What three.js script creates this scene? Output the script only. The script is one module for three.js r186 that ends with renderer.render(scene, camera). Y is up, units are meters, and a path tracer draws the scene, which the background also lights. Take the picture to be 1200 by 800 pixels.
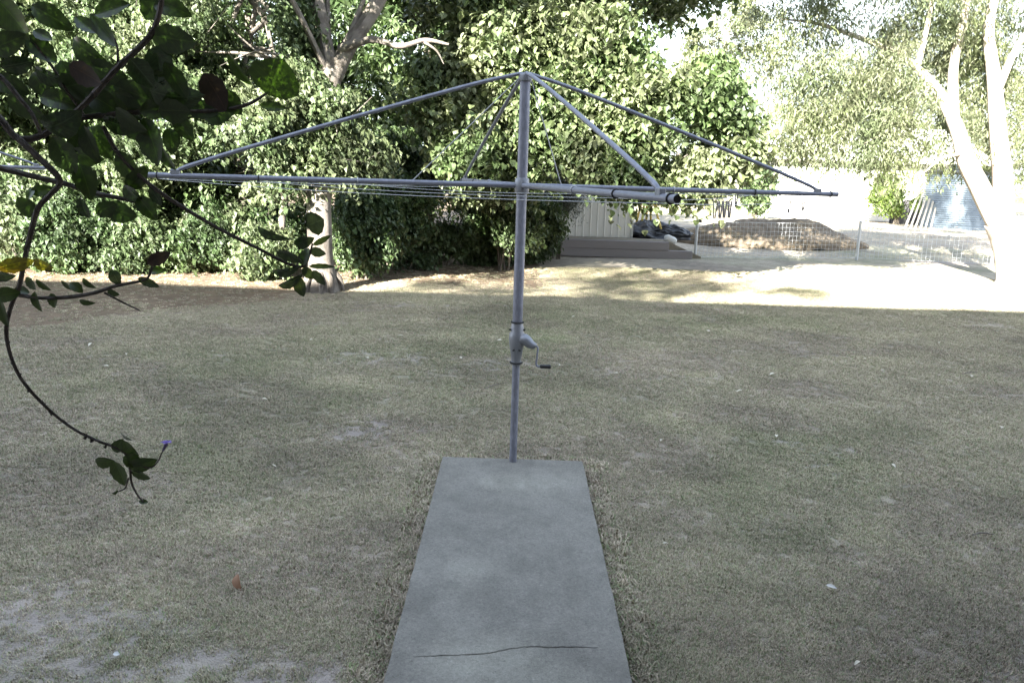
import * as THREE from 'three';
import { mergeGeometries } from 'three/addons/utils/BufferGeometryUtils.js';
import { RoundedBoxGeometry } from 'three/addons/geometries/RoundedBoxGeometry.js';

// ---------------------------------------------------------------- camera, sky, sun, exposure
const scene = new THREE.Scene();
const EYE = 1.85, FOC = 960;
const camera = new THREE.PerspectiveCamera(2 * Math.atan(400 / FOC) * 180 / Math.PI, 1024 / 682, 0.05, 900);
camera.position.set(0, EYE, 0);
camera.rotation.order = 'YXZ';
camera.rotation.set(-Math.atan(198 / FOC), 0, 0.0314);
camera.updateMatrixWorld(true);
scene.add(camera);

const SUN_EL = 27 * Math.PI / 180, SUN_AZ = -26 * Math.PI / 180;    // behind the camera, to the left
const sunDir = new THREE.Vector3(Math.sin(SUN_AZ) * Math.cos(SUN_EL), Math.sin(SUN_EL), Math.cos(SUN_AZ) * Math.cos(SUN_EL));
{
  const W = 256, H = 128, d = new Float32Array(W * H * 4), v = new THREE.Vector3();
  for (let j = 0; j < H; j++) for (let i = 0; i < W; i++) {
    const el = ((j + 0.5) / H - 0.5) * Math.PI, az = ((i + 0.5) / W - 0.5) * 2 * Math.PI;
    v.set(Math.cos(el) * Math.cos(az), Math.sin(el), Math.cos(el) * Math.sin(az));
    const t = Math.pow(1 - Math.max(0, v.y), 3.2), g = Math.pow(Math.max(0, v.dot(sunDir)), 6) * 0.35;
    const o = (j * W + i) * 4;
    d[o] = (0.205 + 0.40 * t + g) * 0.68; d[o + 1] = (0.255 + 0.39 * t + g * 0.95) * 0.68; d[o + 2] = (0.335 + 0.345 * t + g * 0.8) * 0.68; d[o + 3] = 1;
  }
  const sky = new THREE.DataTexture(d, W, H, THREE.RGBAFormat, THREE.FloatType);
  sky.mapping = THREE.EquirectangularReflectionMapping; sky.magFilter = THREE.LinearFilter; sky.minFilter = THREE.LinearFilter; sky.needsUpdate = true;
  scene.background = sky; scene.environment = sky;
}
const sun = new THREE.DirectionalLight(new THREE.Color().setRGB(1, 0.95, 0.86), 5);
sun.position.copy(sunDir).multiplyScalar(60).add(new THREE.Vector3(0, 0, -12)); sun.target.position.set(0, 0, -12);
sun.castShadow = true; sun.shadow.mapSize.set(4096, 4096);
Object.assign(sun.shadow.camera, { left: -26, right: 26, top: 30, bottom: -30, near: 1, far: 160 });
scene.add(sun, sun.target);
const renderer = new THREE.WebGLRenderer({ antialias: true });
renderer.setSize(1024, 682);
renderer.shadowMap.enabled = true;
renderer.toneMapping = THREE.LinearToneMapping;
renderer.toneMappingExposure = 9.0;

// ---------------------------------------------------------------- helpers
let seed = 12345;
const rnd = () => { seed |= 0; seed = seed + 0x6D2B79F5 | 0; let t = Math.imul(seed ^ seed >>> 15, 1 | seed); t = t + Math.imul(t ^ t >>> 7, 61 | t) ^ t; return ((t ^ t >>> 14) >>> 0) / 4294967296; };
const rr = (a, b) => a + (b - a) * rnd();
const V = (x, y, z) => new THREE.Vector3(x, y, z);
const clamp = (x, a = 0, b = 1) => Math.min(b, Math.max(a, x));
const smooth = (a, b, x) => { const t = clamp((x - a) / (b - a)); return t * t * (3 - 2 * t); };
const hash = (x, y, z) => { let h = Math.imul(x, 374761393) + Math.imul(y, 668265263) + Math.imul(z, 1274126177) | 0; h = Math.imul(h ^ h >>> 13, 1274126177); return ((h ^ h >>> 16) >>> 0) / 4294967296; };
function noise(x, y, z = 0) {
  const X = Math.floor(x), Y = Math.floor(y), Z = Math.floor(z); let fx = x - X, fy = y - Y, fz = z - Z;
  fx = fx * fx * (3 - 2 * fx); fy = fy * fy * (3 - 2 * fy); fz = fz * fz * (3 - 2 * fz);
  const l = (a, b, t) => a + (b - a) * t;
  return l(l(l(hash(X, Y, Z), hash(X + 1, Y, Z), fx), l(hash(X, Y + 1, Z), hash(X + 1, Y + 1, Z), fx), fy),
    l(l(hash(X, Y, Z + 1), hash(X + 1, Y, Z + 1), fx), l(hash(X, Y + 1, Z + 1), hash(X + 1, Y + 1, Z + 1), fx), fy), fz);
}
const fbm = (x, y, o = 4) => { let s = 0, a = 0.5, t = 0; for (let i = 0; i < o; i++) { s += a * noise(x, y, i * 7.3); t += a; a *= 0.55; x = x * 2.03 + 11; y = y * 2.03 + 5; } return s / t; };
// a photograph pixel gives a direction only; the distance comes from the plane given
function ray(px, py) { return V((px - 600) / FOC, -(py - 400) / FOC, -1).applyQuaternion(camera.quaternion); }
function at(px, py, z) { const r = ray(px, py), t = z / r.z; return V(r.x * t, EYE + r.y * t, z); }
function onGround(px, py, h = 0) { const r = ray(px, py), t = (h - EYE) / r.y; return V(r.x * t, h, r.z * t); }
const taken = {};
function numbered(n) { const k = taken[n] = (taken[n] ?? -1) + 1; return k ? `${n}_${String(k).padStart(3, '0')}` : n; }
function shade(o) { o.traverse(m => { if (m.isMesh) { m.castShadow = true; m.receiveShadow = true; } }); return o; }
function tag(o, label, category, group) { o.userData.label = label; o.userData.category = category; if (group) o.userData.group = group; return o; }
function thing(name, label, category, pos = V(0, 0, 0), turn = 0, group) {
  const g = new THREE.Group(); g.name = numbered(name); g.position.copy(pos); g.rotation.y = turn; tag(g, label, category, group); scene.add(g); return g;
}
function part(parent, name, geo, mat) { const m = new THREE.Mesh(geo, mat); m.name = name; m.castShadow = m.receiveShadow = true; parent.add(m); return m; }
function single(name, geo, mat, label, category, group) { const m = new THREE.Mesh(geo, mat); m.name = numbered(name); m.castShadow = m.receiveShadow = true; tag(m, label, category, group); scene.add(m); return m; }
function structure(name, geo, mat, label) { const m = new THREE.Mesh(geo, mat); m.name = numbered(name); m.userData.kind = 'structure'; if (label) m.userData.label = label; m.castShadow = m.receiveShadow = true; scene.add(m); return m; }
function dup(o, pos, turn, label) { const c = o.clone(); c.name = numbered(o.name.replace(/_\d\d\d$/, '')); c.position.copy(pos); if (turn !== undefined) c.rotation.y = turn; if (label) c.userData = { ...c.userData, label }; scene.add(c); return c; }
const box = (w, h, d, x = 0, y = 0, z = 0) => new THREE.BoxGeometry(w, h, d).translate(x, y, z);
function cyl(a, b, r, seg = 12, r2 = r) {
  const d = b.clone().sub(a), g = new THREE.CylinderGeometry(r2, r, d.length(), seg);
  g.applyQuaternion(new THREE.Quaternion().setFromUnitVectors(V(0, 1, 0), d.clone().normalize()));
  const m = a.clone().add(b).multiplyScalar(0.5); return g.translate(m.x, m.y, m.z);
}
// a tapered tube through points with a radius at each, uv in metres, slightly lumpy
function limb(pts, radii, seg = 10, steps = 6, lump = 0) {
  const curve = new THREE.CatmullRomCurve3(pts, false, 'centripetal'), n = Math.max(2, (pts.length - 1) * steps);
  const pos = [], uv = [], idx = []; let len = 0, prev = null, N = null;
  for (let i = 0; i <= n; i++) {
    const t = i / n, p = curve.getPoint(t), T = curve.getTangent(t);
    const k = t * (radii.length - 1), a = Math.min(radii.length - 2, Math.floor(k)), r = radii[a] + (radii[a + 1] - radii[a]) * (k - a);
    if (prev) len += p.distanceTo(prev); prev = p;
    if (!N) { N = V(0, 0, 1); if (Math.abs(T.z) > 0.9) N = V(1, 0, 0); }
    N = N.clone().sub(T.clone().multiplyScalar(N.dot(T))).normalize();
    const B = T.clone().cross(N);
    for (let s = 0; s <= seg; s++) {
      const th = s % seg / seg * Math.PI * 2, q = r * (1 + lump * (noise(Math.cos(th) * 1.7 + 9, Math.sin(th) * 1.7 + 9, len * 1.6 / Math.max(r * 5, 0.05)) - 0.5) * 2);
      const w = p.clone().addScaledVector(N, Math.cos(th) * q).addScaledVector(B, Math.sin(th) * q);
      pos.push(w.x, w.y, w.z); uv.push(s / seg * Math.PI * 2 * r, len);
    }
  }
  for (let i = 0; i < n; i++) for (let s = 0; s < seg; s++) { const a = i * (seg + 1) + s, b = a + seg + 1; idx.push(a, a + 1, b, b, a + 1, b + 1); }
  const e0 = pos.length / 3; const p0 = curve.getPoint(0), p1 = curve.getPoint(1);
  pos.push(p0.x, p0.y, p0.z, p1.x, p1.y, p1.z); uv.push(0, 0, 0, len);
  for (let s = 0; s < seg; s++) { idx.push(e0, s + 1, s); idx.push(e0 + 1, n * (seg + 1) + s, n * (seg + 1) + s + 1); }
  const g = new THREE.BufferGeometry();
  g.setAttribute('position', new THREE.Float32BufferAttribute(pos, 3)); g.setAttribute('uv', new THREE.Float32BufferAttribute(uv, 2)); g.setIndex(idx); g.computeVertexNormals(); return g;
}
// grey-scale or colour texture from a function of (u, v) in pixels
function tex(w, h, f, srgb) {
  const d = new Uint8Array(w * h * 4);
  for (let j = 0; j < h; j++) for (let i = 0; i < w; i++) { const c = f(i, j), o = (j * w + i) * 4; d[o] = clamp(c[0]) * 255; d[o + 1] = clamp(c[1]) * 255; d[o + 2] = clamp(c[2]) * 255; d[o + 3] = 255; }
  const t = new THREE.DataTexture(d, w, h); t.magFilter = THREE.LinearFilter; t.minFilter = THREE.LinearMipmapLinearFilter; t.generateMipmaps = true; t.wrapS = t.wrapT = THREE.MirroredRepeatWrapping;
  if (srgb) t.colorSpace = THREE.SRGBColorSpace; t.needsUpdate = true; return t;
}
const s8 = x => x <= 0.0031308 ? 12.92 * x : 1.055 * Math.pow(x, 1 / 2.4) - 0.055;
const lin = (r, g, b) => new THREE.Color().setRGB(r, g, b);
const M = (c, rough = 0.8, o = {}) => new THREE.MeshStandardMaterial({ color: lin(...c), roughness: rough, side: THREE.DoubleSide, ...o });
const P = (c, rough, o = {}) => new THREE.MeshPhysicalMaterial({ color: lin(...c), roughness: rough, side: THREE.DoubleSide, ...o });

// ---------------------------------------------------------------- ground
const SL = { x0: -0.425, x1: 0.48, z0: -5.03, z1: 0.85, h: 0.04 };   // the concrete path
const groundH = (x, z) => 0.35 * smooth(-19.8, -26, z) + (fbm(x * 0.35 + 40, z * 0.35, 3) - 0.5) * 0.10 * smooth(-6, -9, z) * smooth(0, -1, z + 2);
const dirtSpots = [[50, 735, .3, .16], [95, 785, .42, .2], [165, 792, .25, .12], [240, 768, .16, .1], [310, 776, .2, .09], [20, 700, .2, .12], [-60, 760, .5, .3], [330, 800, .2, .12], [150, 725, .16, .08]].map(([a, b, rx, rz]) => [onGround(a, b), rx * 1.3, rz * 1.3]);
function bare(x, z) {
  let b = 0; const wx = (fbm(x * 2.3, z * 2.3) - 0.5) * 0.5, wz = (fbm(x * 2.3 + 50, z * 2.3) - 0.5) * 0.35;
  for (const [p, rx, rz] of dirtSpots) { const dx = (x + wx - p.x) / rx / 1.25, dz = (z + wz - p.z) / rz / 1.25; b = Math.max(b, 1.1 - 0.8 * Math.hypot(dx, dz)); }
  const big = fbm(x * 0.9 + 3, z * 0.9 + 8, 3); b = Math.max(b, (big - 0.66) * 4);
  return clamp(b + (fbm(x * 9, z * 9, 3) - 0.5) * 1.3 * smooth(0, 0.3, b));
}
const green = (x, z) => clamp((fbm(x * 0.55 + 20, z * 0.55 + 3, 4) - 0.47) * 2.4 + (fbm(x * 4, z * 4, 2) - 0.5) * 0.8 + 0.35 * Math.exp(-Math.pow((Math.abs(x - 0.62) / 0.16), 2)) * smooth(-6.2, -5, z));
// litter under the trees
const litter = (x, z) => { const edge = x < 0.5 ? -12.75 - 0.35 * x * 0.1 + Math.max(0, (x + 2) * -1.4) : -19; return clamp((edge - z) * 0.9 + (fbm(x * 1.5, z * 1.5, 3) - 0.5) * 1.6) * smooth(1.6, 0.2, x); };
const wornAndShade = (x, z) => smooth(0.50, 0.64, fbm(x * 1.1 + 200, z * 1.1, 4) + 0.10 * smooth(-6, -3, z)) * (0.45 + 0.55 * fbm(x * 6, z * 6 + 30, 3));   // thin, trodden grass with brown soil showing; raised near the house as painted shade
const dry = (x, z) => { const a = fbm(x * 0.8 + 70, z * 1.3 + 20, 4), b = fbm(x * 2.6 + 15, z * 3.4 + 60, 3); return 0.93 + 0.28 * a + 0.40 * (b - 0.5) + (a > 0.55 ? (a - 0.55) * 0.8 : 0); };   // paler thatch against darker, wetter ground
function lawn(x, z) {
  const g = green(x, z), b = bare(x, z), f = fbm(x * 14, z * 14, 3), l = litter(x, z);
  let c = [0.345 * (1 - g) + 0.205 * g, 0.297 * (1 - g) + 0.207 * g, 0.235 * (1 - g) + 0.132 * g];
  const k = (0.56 + f * 0.72) * dry(x, z), br = wornAndShade(x, z); c = c.map((v, i) => (v + ([0.17, 0.135, 0.115][i] - v) * br * 0.6) * k);
  const d = [0.29, 0.25, 0.235]; c = c.map((v, i) => v + (d[i] * (0.85 + f * 0.3) - v) * b * 0.75);
  const q = [0.13, 0.085, 0.05]; return c.map((v, i) => v + (q[i] * (0.5 + f) - v) * l * 0.85);
}
const GS = 40, groundTex = tex(1024, 1024, (i, j) => { const x = (i + 0.5) / 1024 * GS - 20, z = -((j + 0.5) / 1024) * GS + 4; return lawn(x, z).map(s8); }, true);
const grainTex = tex(512, 512, (i, j) => { const n = 0.5 * noise(i * 0.32, j * 0.32) + 0.3 * noise(i * 0.11, j * 0.11, 3) + 0.2 * hash(i, j, 1); return [n, n, n]; });
grainTex.wrapS = grainTex.wrapT = THREE.RepeatWrapping;
{
  const xs = [], zs = [], lerp = (a, b, t) => a + (b - a) * t;
  for (const x of [-400, -200, -100, -60]) xs.push(x); for (let i = 0; i <= 160; i++) xs.push(lerp(-40, 40, i / 160)); for (const x of [60, 100, 200, 400]) xs.push(x);
  for (const z of [120, 60, 30]) zs.push(z); for (let i = 0; i <= 140; i++) zs.push(lerp(12, -58, i / 140)); for (const z of [-75, -100, -160, -260, -420]) zs.push(z);
  const pos = [], uv = [], idx = [];
  for (const z of zs) for (const x of xs) { pos.push(x, groundH(x, z), z); uv.push((x + 20) / GS, (4 - z) / GS); }
  const w = xs.length; for (let j = 0; j < zs.length - 1; j++) for (let i = 0; i < w - 1; i++) { const a = j * w + i; idx.push(a, a + 1, a + w, a + 1, a + w + 1, a + w); }
  const g = new THREE.BufferGeometry(); g.setAttribute('position', new THREE.Float32BufferAttribute(pos, 3)); g.setAttribute('uv', new THREE.Float32BufferAttribute(uv, 2)); g.setIndex(idx); g.computeVertexNormals();
  const bt = grainTex.clone(); bt.repeat.set(45, 45); bt.needsUpdate = true;
  structure('lawn_ground', g, new THREE.MeshStandardMaterial({ map: groundTex, roughness: 0.95, bumpMap: bt, bumpScale: 0.012, side: THREE.DoubleSide }), 'dry patchy lawn ground with bare dirt');
}
// short matted grass: real blades, in hand-sized patches
{
  const blades = [], R = 0.034;
  for (let k = 0; k < 44; k++) {
    const a = rnd() * 6.283, lean = rr(0.5, 1.4), L = rr(0.009, 0.024), w = rr(0.0009, 0.0019), g = new THREE.BufferGeometry(), q = Math.sqrt(rnd()) * R, th = rnd() * 6.283;
    const dx = Math.cos(a), dz = Math.sin(a), ox = Math.cos(th) * q, oz = Math.sin(th) * q, p = [], cl = [];
    const b0 = V(ox - dz * w, -0.003, oz + dx * w), b1 = V(ox + dz * w, -0.003, oz - dx * w), m = L * 0.55, h1 = m * Math.cos(lean * 0.6), r1 = m * Math.sin(lean * 0.6);
    const c0 = V(ox + dx * r1 - dz * w * 0.8, h1, oz + dz * r1 + dx * w * 0.8), c1 = V(ox + dx * r1 + dz * w * 0.8, h1, oz + dz * r1 - dx * w * 0.8);
    const t = V(ox + dx * (r1 + (L - m) * Math.sin(lean)), h1 + (L - m) * Math.cos(lean), oz + dz * (r1 + (L - m) * Math.sin(lean)));
    const f = rr(0.7, 1.3), gr = rnd() < 0.16; for (const v of [b0, b1, c0, b1, c1, c0, c0, c1, t]) { p.push(v.x, v.y, v.z); cl.push(f * (gr ? 0.6 : 1), f * (gr ? 0.9 : 1), f * (gr ? 0.55 : 1)); }
    g.setAttribute('position', new THREE.Float32BufferAttribute(p, 3)); g.setAttribute('color', new THREE.Float32BufferAttribute(cl, 3)); g.computeVertexNormals(); blades.push(g);
  }
  const N = 130000, im = new THREE.InstancedMesh(mergeGeometries(blades), M([1, 1, 1], 0.85, { vertexColors: true }), N);
  const m = new THREE.Matrix4(), q = new THREE.Quaternion(), e = new THREE.Euler(), c = new THREE.Color(); let n = 0, tries = 0;
  while (n < N && tries++ < N * 3) {
    const d = 2.1 + Math.pow(rnd(), 1.1) * 14.5, z = -d, x = rr(-1, 1) * (0.66 * d + 0.6);
    const ed = Math.max(SL.x0 - x, x - SL.x1, SL.z0 - z); if (ed < R * 0.45) continue;
    const b = bare(x, z), gr = green(x, z), l = litter(x, z);
    if (rnd() < b * 0.85 || rnd() < wornAndShade(x, z) * 0.3 || rnd() < l * 0.9 || rnd() > 0.5 + fbm(x * 3, z * 3, 2) * 0.8) continue;
    const s = (0.6 + rnd() * 0.35) * (1 + d * 0.05) * (ed < 0.10 && rnd() < 0.4 ? rr(1.2, 2.3) : 1);
    q.setFromEuler(e.set(rr(-0.06, 0.06), rnd() * 6.28, rr(-0.06, 0.06)));
    m.compose(V(x, groundH(x, z), z), q, V(s, s * (0.5 + 0.4 * rnd() + gr * 0.2), s)); im.setMatrixAt(n, m);
    const t = clamp(gr * 0.65 + rr(-0.2, 0.2)), br = wornAndShade(x, z) * 0.5, k = rr(0.8, 1.2) * dry(x, z);
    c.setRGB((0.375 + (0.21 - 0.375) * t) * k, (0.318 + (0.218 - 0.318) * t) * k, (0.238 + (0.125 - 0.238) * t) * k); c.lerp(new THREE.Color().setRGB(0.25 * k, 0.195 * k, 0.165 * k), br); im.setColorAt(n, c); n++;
  }
  im.count = n; im.name = 'lawn_grass'; im.userData = { kind: 'stuff', label: 'short dry patchy lawn grass', category: 'grass' }; im.castShadow = im.receiveShadow = true; scene.add(im);
}
// ---------------------------------------------------------------- concrete path with a crack
{
  const crack = [[485, 769], [515, 768], [545, 767], [572, 765], [598, 760], [620, 757.5], [645, 758], [672, 758], [700, 759]].map(([a, b]) => onGround(a, b, SL.h));
  const sh = new THREE.Shape(), pts = [], J = () => rr(-0.002, 0.002);
  const side = (xa, za, xb, zb, n) => { for (let i = 0; i < n; i++) { const t = i / n; pts.push(new THREE.Vector2(xa + (xb - xa) * t + J(), -(za + (zb - za) * t) + J())); } };
  side(SL.x0, SL.z1, SL.x1, SL.z1, 8); side(SL.x1, SL.z1, SL.x1, SL.z0, 90); side(SL.x1, SL.z0, SL.x0, SL.z0, 18); side(SL.x0, SL.z0, SL.x0, SL.z1, 90);
  sh.setFromPoints(pts);
  const up = [], dn = []; const fine = new THREE.CatmullRomCurve3(crack).getPoints(60);
  fine.forEach((p, i) => { const t = i / 60, w = 0.0020 * Math.min(1, Math.sin(t * Math.PI) * 2.5) * (0.35 + 1.1 * noise(t * 17, 3)) + 0.0004, y = -p.z + rr(-0.003, 0.003); up.push(new THREE.Vector2(p.x, y + w * rr(0.6, 1.3))); dn.push(new THREE.Vector2(p.x, y - w * rr(0.6, 1.3))); });
  sh.holes.push(new THREE.Path().setFromPoints([...up, ...dn.reverse()]));
  const g = new THREE.ExtrudeGeometry(sh, { depth: 0.085, bevelEnabled: true, bevelThickness: 0.004, bevelSize: 0.004, bevelOffset: -0.004, bevelSegments: 2 });
  g.rotateX(-Math.PI / 2).translate(0, SL.h - 0.089, 0);
  const uv = g.attributes.uv, ps = g.attributes.position; for (let i = 0; i < ps.count; i++) uv.setXY(i, (ps.getX(i) + 0.6) / 1.25, (1 - ps.getZ(i)) / 6.25 + ps.getY(i) * 0.3);
  const ct = tex(410, 2048, (i, j) => {
    const x = i / 410 * 1.25, z = j / 2048 * 6.25, a = fbm(x * 2.4, z * 2.4, 4), b = fbm(x * 16 + 7, z * 16, 3), h = hash(i, j, 4), st = fbm(x * 5 + 30, z * 5, 4), pit = noise(x * 95, z * 95) > 0.86 ? 0.85 : 1;
    let k = (0.74 + a * 0.32 + b * 0.2 + (h - 0.5) * 0.24 + (noise(i * 0.35, j * 0.35, 2) - 0.5) * 0.26) * pit * (noise(x * 210, z * 210, 6) > 0.9 ? 0.7 : 1) * (noise(x * 150, z * 150, 9) > 0.9 ? 1.25 : 1); k *= 1 - 0.15 * smooth(0.45, 0.72, st); k *= 1 - 0.12 * smooth(0.48, 0.72, fbm(x * 11 + 60, z * 7, 4));
    const w = smooth(0.6, 0.75, fbm(x * 1.4 + 90, z * 1.4, 3)) * 0.12;
    return [s8((0.218 + w * .5) * k), s8((0.208 + w * .5) * k), s8((0.187 + w * 0.4) * k)];
  }, true);
  const bt = grainTex.clone(); bt.repeat.set(6, 30); bt.needsUpdate = true;
  structure('concrete_path', g, new THREE.MeshStandardMaterial({ map: ct, roughness: 0.88, bumpMap: bt, bumpScale: 0.004, side: THREE.DoubleSide }), 'weathered grey concrete path slab with a crack across it');
}
// ---------------------------------------------------------------- foliage tools
function sprig(L, W, n, spread, fold = 0.18, round = false, lo = 0.1) {
  const out = [];
  for (let k = 0; k < n; k++) {
    const l = L * rr(0.7, 1.2), w = W * rr(0.75, 1.2), f = w * fold * rr(0.3, 1.5), o = round ? [[w * 0.36, f * 0.7, l * 0.12], [w * 0.5, f, l * 0.42], [w * 0.33, f * 0.5, l * 0.75]] : [[w / 2, f, l * 0.45]], p = [], mid = [0, 0, l * 0.48], tip = [0, -f, l];
    for (const q of [1, -1]) { const e = [[0, 0, 0], ...o.map(v => [v[0] * q, v[1], v[2]]), tip]; for (let i = 0; i < e.length - 1; i++) p.push(...(q > 0 ? [e[i], e[i + 1], mid] : [e[i + 1], e[i], mid]).flat()); }
    const g = new THREE.BufferGeometry(); g.setAttribute('position', new THREE.Float32BufferAttribute(p, 3)); g.computeVertexNormals();
    g.applyMatrix4(new THREE.Matrix4().makeRotationFromEuler(new THREE.Euler(rr(lo, 1.15), rnd() * 6.28, rr(-0.45, 0.45), 'YXZ')));
    const s = spread; g.translate(rr(-s, s), rr(-s, s) * 0.8, rr(-s, s)); out.push(g);
  }
  return mergeGeometries(out);
}
const leafMat = P([1, 1, 1], 0.55, { transmission: 0.5, thickness: 0 });
// blobs: {c: Vector3, r: [rx, ry, rz], n}; colours: list of linear rgb
function crown(parent, base, geo, blobs, colours, { gap = 0.3, scale = [0.7, 1.35], shell = 0.6, freq = 0.9, clump = 16, size = 0.30, name = 'crown' } = {}) {
  const list = [], m = new THREE.Matrix4(), q = new THREE.Quaternion(), e = new THREE.Euler();
  const off = rnd() * 50;
  for (const b of blobs) {
    const per = clump, nc = Math.max(3, Math.round(b.n / per));
    for (let i = 0, t = 0; i < nc && t < nc * 8; t++) {
      const d = V(rr(-1, 1), rr(-1, 1), rr(-1, 1)); const l = d.length(); if (l > 1 || l < 0.05) continue; d.multiplyScalar(Math.pow(l, shell) / l);
      const p = V(b.c.x + d.x * b.r[0], b.c.y + d.y * b.r[1], b.c.z + d.z * b.r[2]);
      if (noise(p.x * freq + off, p.y * freq + off, p.z * freq) < gap) continue;
      i++; const cr = size * rr(0.7, 1.35), tone = rr(0.8, 1.2);
      for (let k = 0; k < per; k++) { const e = V(rr(-1, 1), rr(-1, 1), rr(-1, 1)); e.multiplyScalar(cr * rnd() / Math.max(0.3, e.length())); const w = p.clone().add(V(e.x, e.y * 0.8 - 0.45 * e.lengthSq() / cr, e.z)); if (w.y < groundH(w.x, w.z) + 0.04) continue; w.tone = tone; list.push(w); }
    }
  }
  const im = new THREE.InstancedMesh(geo, leafMat, list.length), c = new THREE.Color();
  list.forEach((p, i) => {
    const s = rr(...scale); q.setFromEuler(e.set(rr(-0.4, 0.4), rnd() * 6.28, rr(-0.4, 0.4)));
    m.compose(p.clone().sub(base), q, V(s, s, s)); im.setMatrixAt(i, m);
    const a = colours[Math.floor(clamp(noise(p.x * 1.4 + off, p.y * 1.4, p.z * 1.4) * 1.5 - 0.25 + rr(-0.3, 0.3), 0, 0.999) * colours.length)], k = rr(0.65, 1.35) * p.tone;
    im.setColorAt(i, c.setRGB(a[0] * k, a[1] * k, a[2] * k));
  });
  im.name = name; im.userData.kind = 'stuff'; im.castShadow = im.receiveShadow = true; parent.add(im); return im;
}
const barkTex = (a, b, fx, fy, patch) => tex(128, 512, (i, j) => { const n = 0.6 * noise(i * fx, j * fy) + 0.4 * noise(i * fx * 3, j * fy * 3, 5), p = smooth(0.45, 0.6, fbm(i * 0.02 + patch, j * 0.012, 3)); const t = clamp(n * 0.7 + p * 0.5); return a.map((v, k) => s8(v + (b[k] - v) * t)); }, true);
function bark(a, b, fx = 0.16, fy = 0.03, patch = 0) { const t = barkTex(a, b, fx, fy, patch); t.repeat.set(1.2, 0.5); const h = grainTex.clone(); h.repeat.set(2.5, 0.8); h.needsUpdate = true; return new THREE.MeshStandardMaterial({ map: t, roughness: 0.9, bumpMap: h, bumpScale: 0.012, side: THREE.DoubleSide }); }
const barkPale = bark([0.28, 0.25, 0.22], [0.10, 0.085, 0.07], 0.16, 0.05), barkGrey = bark([0.22, 0.19, 0.16], [0.11, 0.09, 0.075], 0.2, 0.03, 3), barkGum = bark([0.58, 0.53, 0.46], [0.32, 0.27, 0.22], 0.10, 0.04, 9);
const G = (px, py, z, rx, ry, rz, n) => ({ c: at(px, py, z), r: [rx, ry, rz], n });
const B = (x, y, z, rx, ry, rz, n) => ({ c: V(x, y, z), r: [rx, ry, rz], n });
// a tree: trunks and limbs are lists of [points, radii]; twigs run from the trunk top to each blob
function tree(name, label, base, trunk, limbs, geo, blobs, colours, mat, opt = {}, group) {
  const t = thing(name, label, 'tree', base, 0, group), loc = p => p.clone().sub(base);
  part(t, 'trunk', limb(trunk[0].map(loc), trunk[1], 14, 8, 0.10), mat);
  for (const [p, r] of limbs) part(t, 'limb', limb(p.map(loc), r, 9, 6, 0.08), mat);
  if (opt.reach !== false) {
    const top = trunk[0][trunk[0].length - 1];
    for (const b of blobs) { const a = trunk[0][Math.max(1, trunk[0].length - 2)].clone().lerp(top, rr(0.2, 1)), mid = a.clone().lerp(b.c, 0.55).add(V(rr(-.2, .2), rr(0, .3), rr(-.2, .2))); part(t, 'limb', limb([a, mid, b.c].map(loc), [0.05, 0.03, 0.012], 6, 5), mat);
      for (let k = 0; k < 4; k++) { const d = V(rr(-1, 1), rr(-0.4, 1), rr(-1, 1)); part(t, 'twig', limb([b.c, b.c.clone().add(V(d.x * b.r[0] * 0.45, d.y * b.r[1] * 0.45, d.z * b.r[2] * 0.45)), b.c.clone().add(V(d.x * b.r[0] * 0.85, d.y * b.r[1] * 0.9, d.z * b.r[2] * 0.85))].map(loc), [0.015, 0.01, 0.004], 5, 4), mat); } }
  }
  crown(t, base, geo, blobs, colours, opt);
  return t;
}
function bush(label, px, py, z, rx, ry, rz, n, geo, colours, opt, category = 'shrub', group) {
  const b = G(px, py, z, rx, ry, rz, n), base = V(b.c.x, groundH(b.c.x, z), z), t = thing('garden_shrub', label, category, base, 0, group);
  for (let k = 0; k < 6; k++) { const a = rnd() * 6.28, h = (b.c.y - base.y); part(t, 'stem', limb([V(rr(-.1, .1), -0.03, rr(-.1, .1)), V(Math.cos(a) * rx * 0.3, h * 0.6, Math.sin(a) * rz * 0.3), V(Math.cos(a) * rx * 0.7, h + ry * rr(0, .6), Math.sin(a) * rz * 0.7)], [0.025, 0.016, 0.006], 6, 4), barkGrey); }
  const bl = [b]; for (let k = 0; k < 4; k++) bl.push(B(b.c.x + rr(-.6, .6) * rx, b.c.y + rr(-.5, .7) * ry, z + rr(-.5, .5) * rz, rx * rr(.3, .55), ry * rr(.3, .55), rz * rr(.3, .55), Math.round(n * 0.15)));
  crown(t, base, geo, bl, colours, opt); return t;
}
const leafS = sprig(0.09, 0.05, 7, 0.12), leafM = sprig(0.11, 0.065, 7, 0.14), leafL = sprig(0.112, 0.084, 9, 0.2, 0.15, true, 0.25), leafF = sprig(0.085, 0.016, 9, 0.11), leafG = sprig(0.11, 0.024, 9, 0.17), leafB = sprig(0.22, 0.10, 7, 0.3);
const C = {
  mid: [[0.065, 0.115, 0.035], [0.09, 0.145, 0.045], [0.115, 0.165, 0.06]],
  pale: [[0.095, 0.145, 0.055], [0.13, 0.18, 0.075], [0.17, 0.21, 0.10]],
  broad: [[0.105, 0.16, 0.055], [0.135, 0.185, 0.07], [0.165, 0.205, 0.085], [0.20, 0.23, 0.12]],
  grey: [[0.11, 0.13, 0.085], [0.14, 0.155, 0.10], [0.10, 0.115, 0.07]],
  gum: [[0.16, 0.20, 0.10], [0.22, 0.25, 0.14], [0.27, 0.285, 0.18], [0.20, 0.24, 0.11]],
  lime: [[0.12, 0.19, 0.03], [0.15, 0.22, 0.035]],
};
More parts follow.
